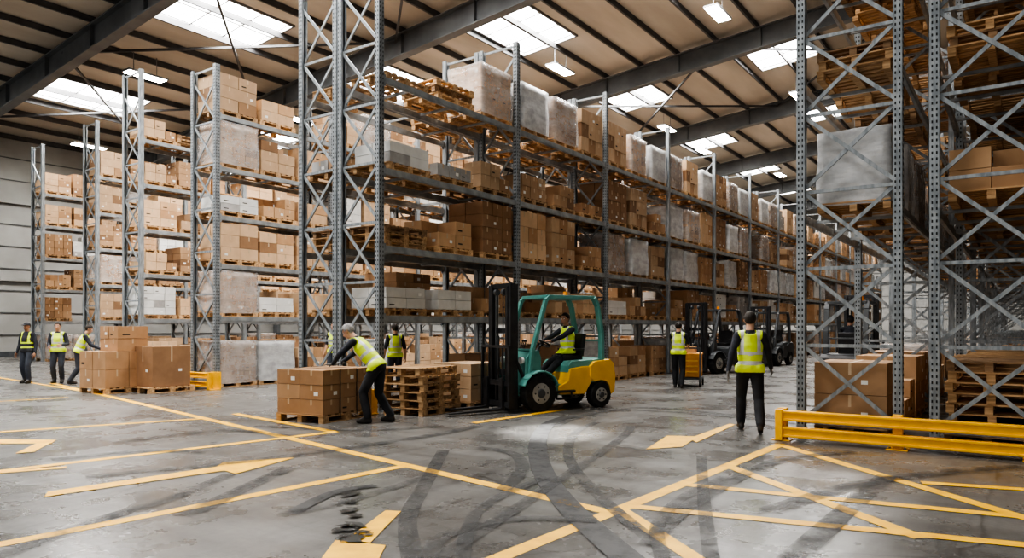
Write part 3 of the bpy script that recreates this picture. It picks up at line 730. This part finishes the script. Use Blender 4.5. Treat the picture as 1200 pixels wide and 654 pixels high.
    for i,s,x in vestf:
        k=vest
        if .10<s<.19 or .36<s<.45: k=band
        elif s>=.45 and .085<abs(x)<.135: k=band
        if s>.93 and abs(x)<.07: continue
        if abs(x)>.205: continue
        sel.append((i,k))
    if vest: layer(sel,.012)
    layer(hairf,.011 if not cap else .013)
    hk=hands or skin
    for sd,sg in(('L',-1),('R',1)):
        hv=[];hf=[]; w=W_[sd]; d=V3('hd'+sd) if P['hd'+sd] else (w-E_[sd]); n=V3('hn'+sd) if P['hn'+sd] else lat*(-sg)
        hand(hv,hf,w,d,n,sg,P['curl'])
        capsule(hv,hf,w-Vector(d).normalized()*.03,w+Vector(d).normalized()*.02,.026,.022,10)
        v2,n2,f2=remesh(hv,hf,.0042,1); b.add(v2,f2,hk,True)
    for s in(-1,1):
        ev=[];ef=[];ellipsoid(ev,ef,HP(s*.031,.074,.004),(.013,.011,.009),HR,10,6);b.add(ev,ef,'eyew',True)
        ev=[];ef=[];ellipsoid(ev,ef,HP(s*.031,.082,.004),(.006,.005,.006),HR,8,6);b.add(ev,ef,'eyed',True)
        ev=[];ef=[];capsule(ev,ef,HP(s*.018,.086,.024),HP(s*.044,.080,.024),.004,.003,6);b.add(ev,ef,hair,True)
    ev=[];ef=[];capsule(ev,ef,HP(-.02,.088,-.060),HP(.02,.088,-.060),.005,.005,6);b.add(ev,ef,'lip',True)
    if cap:
        ev=[];ef=[]; ellipsoid(ev,ef,HP(0,.105,.048),(.07,.065,.009),HR@Matrix.Rotation(-.12,3,'X'),16,6); b.add(ev,ef,cap,True)
    o=b.obj(name,loc=loc,rz=heading,recalc=False); o.scale=(scale,)*3
    return o
deg=math.radians
human('warehouse_worker',gp(879,507),TH-deg(14),dict(pelvis=(0,.02,.94),chest=(0,.03,1.27),aL=(-.11,.28,.10),aR=(.12,-.26,.13),tR=(.1,1,-.3),wL=(-.31,-.14,.90),wR=(.31,.24,.93),pitch=-.08),pants='pants',skin='skinA',hair='hdark',cap=None,scale=1.06,hands='glove')
wl=gp(434,495)
human('warehouse_worker',wl,TH+deg(78),dict(pelvis=(0,-.12,.93),chest=(0,.14,1.20),neck=(0,.27,1.36),head=(0,.39,1.475),pitch=-.55,aL=(-.16,-.02,.09),aR=(.13,-.30,.09),wL=(-.20,.56,.955),wR=(.22,.60,.955),eL=(-1,-.2,0),eR=(1,-.2,0),hdL=(0,1,-.12),hdR=(0,1,-.12),hnL=(0,-.1,-1),hnR=(0,-.1,-1),curl=.1),hair='hgrey',skin='skinA',scale=1.05,hands='glove')
human('warehouse_worker',gp(795,455),TH-deg(20),dict(aL=(-.10,.12,.09),aR=(.10,-.12,.10),wR=(.22,.42,1.08),wL=(-.12,.42,1.08),hdR=(0,1,0),hdL=(0,1,0)),skin='skinA',hair='hdark',long_sleeve=False)
human('warehouse_worker',gp(32,449),TH+deg(175),dict(aL=(-.13,.1,.09),aR=(.13,-.08,.09)),vest='vestdk',band='vest',skin='skinB',cap='cap',pants='jean')
human('warehouse_worker',gp(68,449),TH+deg(195),dict(wL=(-.18,.30,1.1),wR=(.14,.30,1.05)),skin='skinA',pants='jean',hair='hdark')
human('warehouse_worker',gp(94,450),TH-deg(60),dict(pelvis=(0,-.05,.94),chest=(0,.08,1.24),neck=(0,.15,1.42),head=(0,.22,1.56),pitch=-.3,wL=(-.2,.5,1.0),wR=(.2,.5,1.0),aL=(-.12,.22,.09),aR=(.12,-.25,.10),hdR=(0,1,-.3),hdL=(0,1,-.3)),skin='skinA',hair='hdark',pants='jean')
human('warehouse_worker',W(-4.95,20.2),TH+deg(160),skin='skinA',pants='jean',long_sleeve=False)
human('warehouse_worker',W(-2.92,18.1),TH+deg(20),skin='skinA',pants='jean',long_sleeve=False,scale=.97)
sit=dict(pelvis=(0,-.33,1.14),chest=(0,-.33,1.45),neck=(0,-.31,1.635),head=(0,-.27,1.79),aL=(-.14,.36,.60),aR=(.14,.36,.60),wL=(-.15,.20,1.33),wR=(.15,.20,1.33),kL=(-.1,.6,1),kR=(.1,.6,1),hdL=(.25,1,.2),hdR=(-.25,1,.2),hnL=(.3,0,-1),hnR=(-.3,0,-1),curl=.75,yaw=.25)
human('forklift_operator',fw,FH,sit,skin='skinB',hair='hdark',pants='pants')
human('forklift_operator',p4,0,dict(sit),vest=None,skin='skinB',cap='cap')
# ------------------------------------------------------------------ foreground goods
def big_load(name,loc,rz,nx,ny,nz,w,l,h,cols,seed,extra=None,plt=True,label=.35,straps=False):
    r=random.Random(seed); b=MB(); z0=0
    if plt: pallet(b,w=max(w,1.0),l=max(l,1.2)); z0=.146
    cartons(b,nx,ny,nz,w,l,z0,h,r,cols,label=label)
    if straps:
        for y in(-l*.17,l*.17):
            b.box((0,y,z0+h+.004),(w+.01,.02,.004),'blk')
            for x in(-1,1): b.box((x*(w/2+.003),y,z0+h/2-.03),(.004,.02,h+.07),'blk')
    if extra: extra(b,r,z0+h)
    return b.obj(name,loc=loc,rz=rz,bevel=.004 if not straps else 0)
big_load('carton_pallet_load',W(-3.33,12.95),deg(8),2,3,3,1.05,1.3,.75,['card1','card1','card0','card3'],5,straps=True)
def top(b,r,z):
    o=MB(); cartons(o,2,1,2,.75,.8,z,.62,r,['card2','card0'],label=.6)
    for f,m_,s in zip(o.f,o.m,o.sm): b.f.append(tuple(len(b.v)+a for a in f)); b.m.append(b.mi(o.mats[m_])); b.sm.append(s)
    b.v.extend([(v[0]+.1,v[1]+.15,v[2]) for v in o.v])
big_load('carton_pallet_load',gp(136,459),deg(5),2,2,2,1.1,1.2,.88,['card0','card2'],8,top)
big_load('carton_pallet_load',W(-8.85,18.35),deg(0),1,1,1,.9,1.0,1.0,['card2'],9)
def pstack(name,loc,rz,n,seed):
    r=random.Random(seed); b=MB()
    for i in range(n): pallet(b,z=i*.147,w=.95,l=1.15,ox=r.uniform(-.03,.03),oy=r.uniform(-.03,.03),k='wood' if r.random()<.75 else 'wood2',R=Matrix.Rotation(r.uniform(-.05,.05),3,'Z'))
    b.obj(name,loc=loc,rz=rz)
pstack('empty_pallet_stack',(-9.4,10.3,0),deg(5),6,2)
big_load('carton_pallet_load',(-9.4,11.75,0),deg(2),2,2,3,.95,1.1,.75,['card3','grey','card0'],15)
def cart(loc,rz):
    e=empty('picking_cart',loc,rz); b=MB()
    b.box((0,0,.22),(.6,.9,.05),'dgrey')
    for x in(-.28,.28):
        for y in(-.4,.4):
            b.cyl((x-.02,y,.08),(x+.02,y,.08),.08,.08,'rub',16); b.box((x,y,.16),(.05,.06,.08),'dgrey')
        b.bar((x,-.43,.24),(x,-.43,1.05),.035,.035,'dgrey')
    b.bar((-.28,-.43,1.05),(.28,-.43,1.05),.035,.035,'dgrey'); b.obj('frame',parent=e)
    b=MB(); b.box((0,.02,.56),(.54,.78,.60),'orange'); b.box((0,.02,.88),(.58,.82,.05),'orange'); 
    for z in(.4,.55,.7): b.box((0,-.375,z),(.44,.02,.04),'fyel')
    b.obj('bin',parent=e,bevel=.02)
    b=MB(); b.box((-.05,.05,1.0),(.36,.4,.18),'card1'); b.box((-.05,.05,1.092),(.05,.4,.004),'tape'); b.obj('carton',parent=e)
    return e
hd=TH-deg(20); c0=gp(795,455); cart(c0+Matrix.Rotation(hd,3,'Z')@Vector((.22,1.0,0)),hd)
# ------------------------------------------------------------------ camera & light
cam=bpy.data.cameras.new('camera'); co=bpy.data.objects.new('camera',cam); COL.objects.link(co)
co.location=(0,0,CAMH); co.rotation_euler=(math.pi/2,0,TH); cam.sensor_width=36; cam.lens=FOC/1200*36; cam.shift_y=56/1200; cam.clip_end=300; cam.clip_start=.05
scene.camera=co
w=bpy.data.worlds.new('world'); scene.world=w; w.use_nodes=True; bg=w.node_tree.nodes['Background']; bg.inputs[0].default_value=(1,.985,.96,1); bg.inputs[1].default_value=.75
sp=bpy.data.lights.new('sunbeam','SPOT'); sp.energy=260000; sp.spot_size=deg(6.5); sp.spot_blend=1.0; sp.color=(1,.98,.94); sp.shadow_soft_size=.05
so=bpy.data.objects.new('sunbeam',sp); COL.objects.link(so); a=Vector((-10,17,15.3)); so.location=a; tgt=gp(650,507); so.rotation_euler=(tgt-a).to_track_quat('-Z','Y').to_euler()
try:
    scene.view_settings.view_transform='AgX'; scene.view_settings.look='AgX - High Contrast'; scene.view_settings.exposure=.12
except Exception as ex: print(ex)
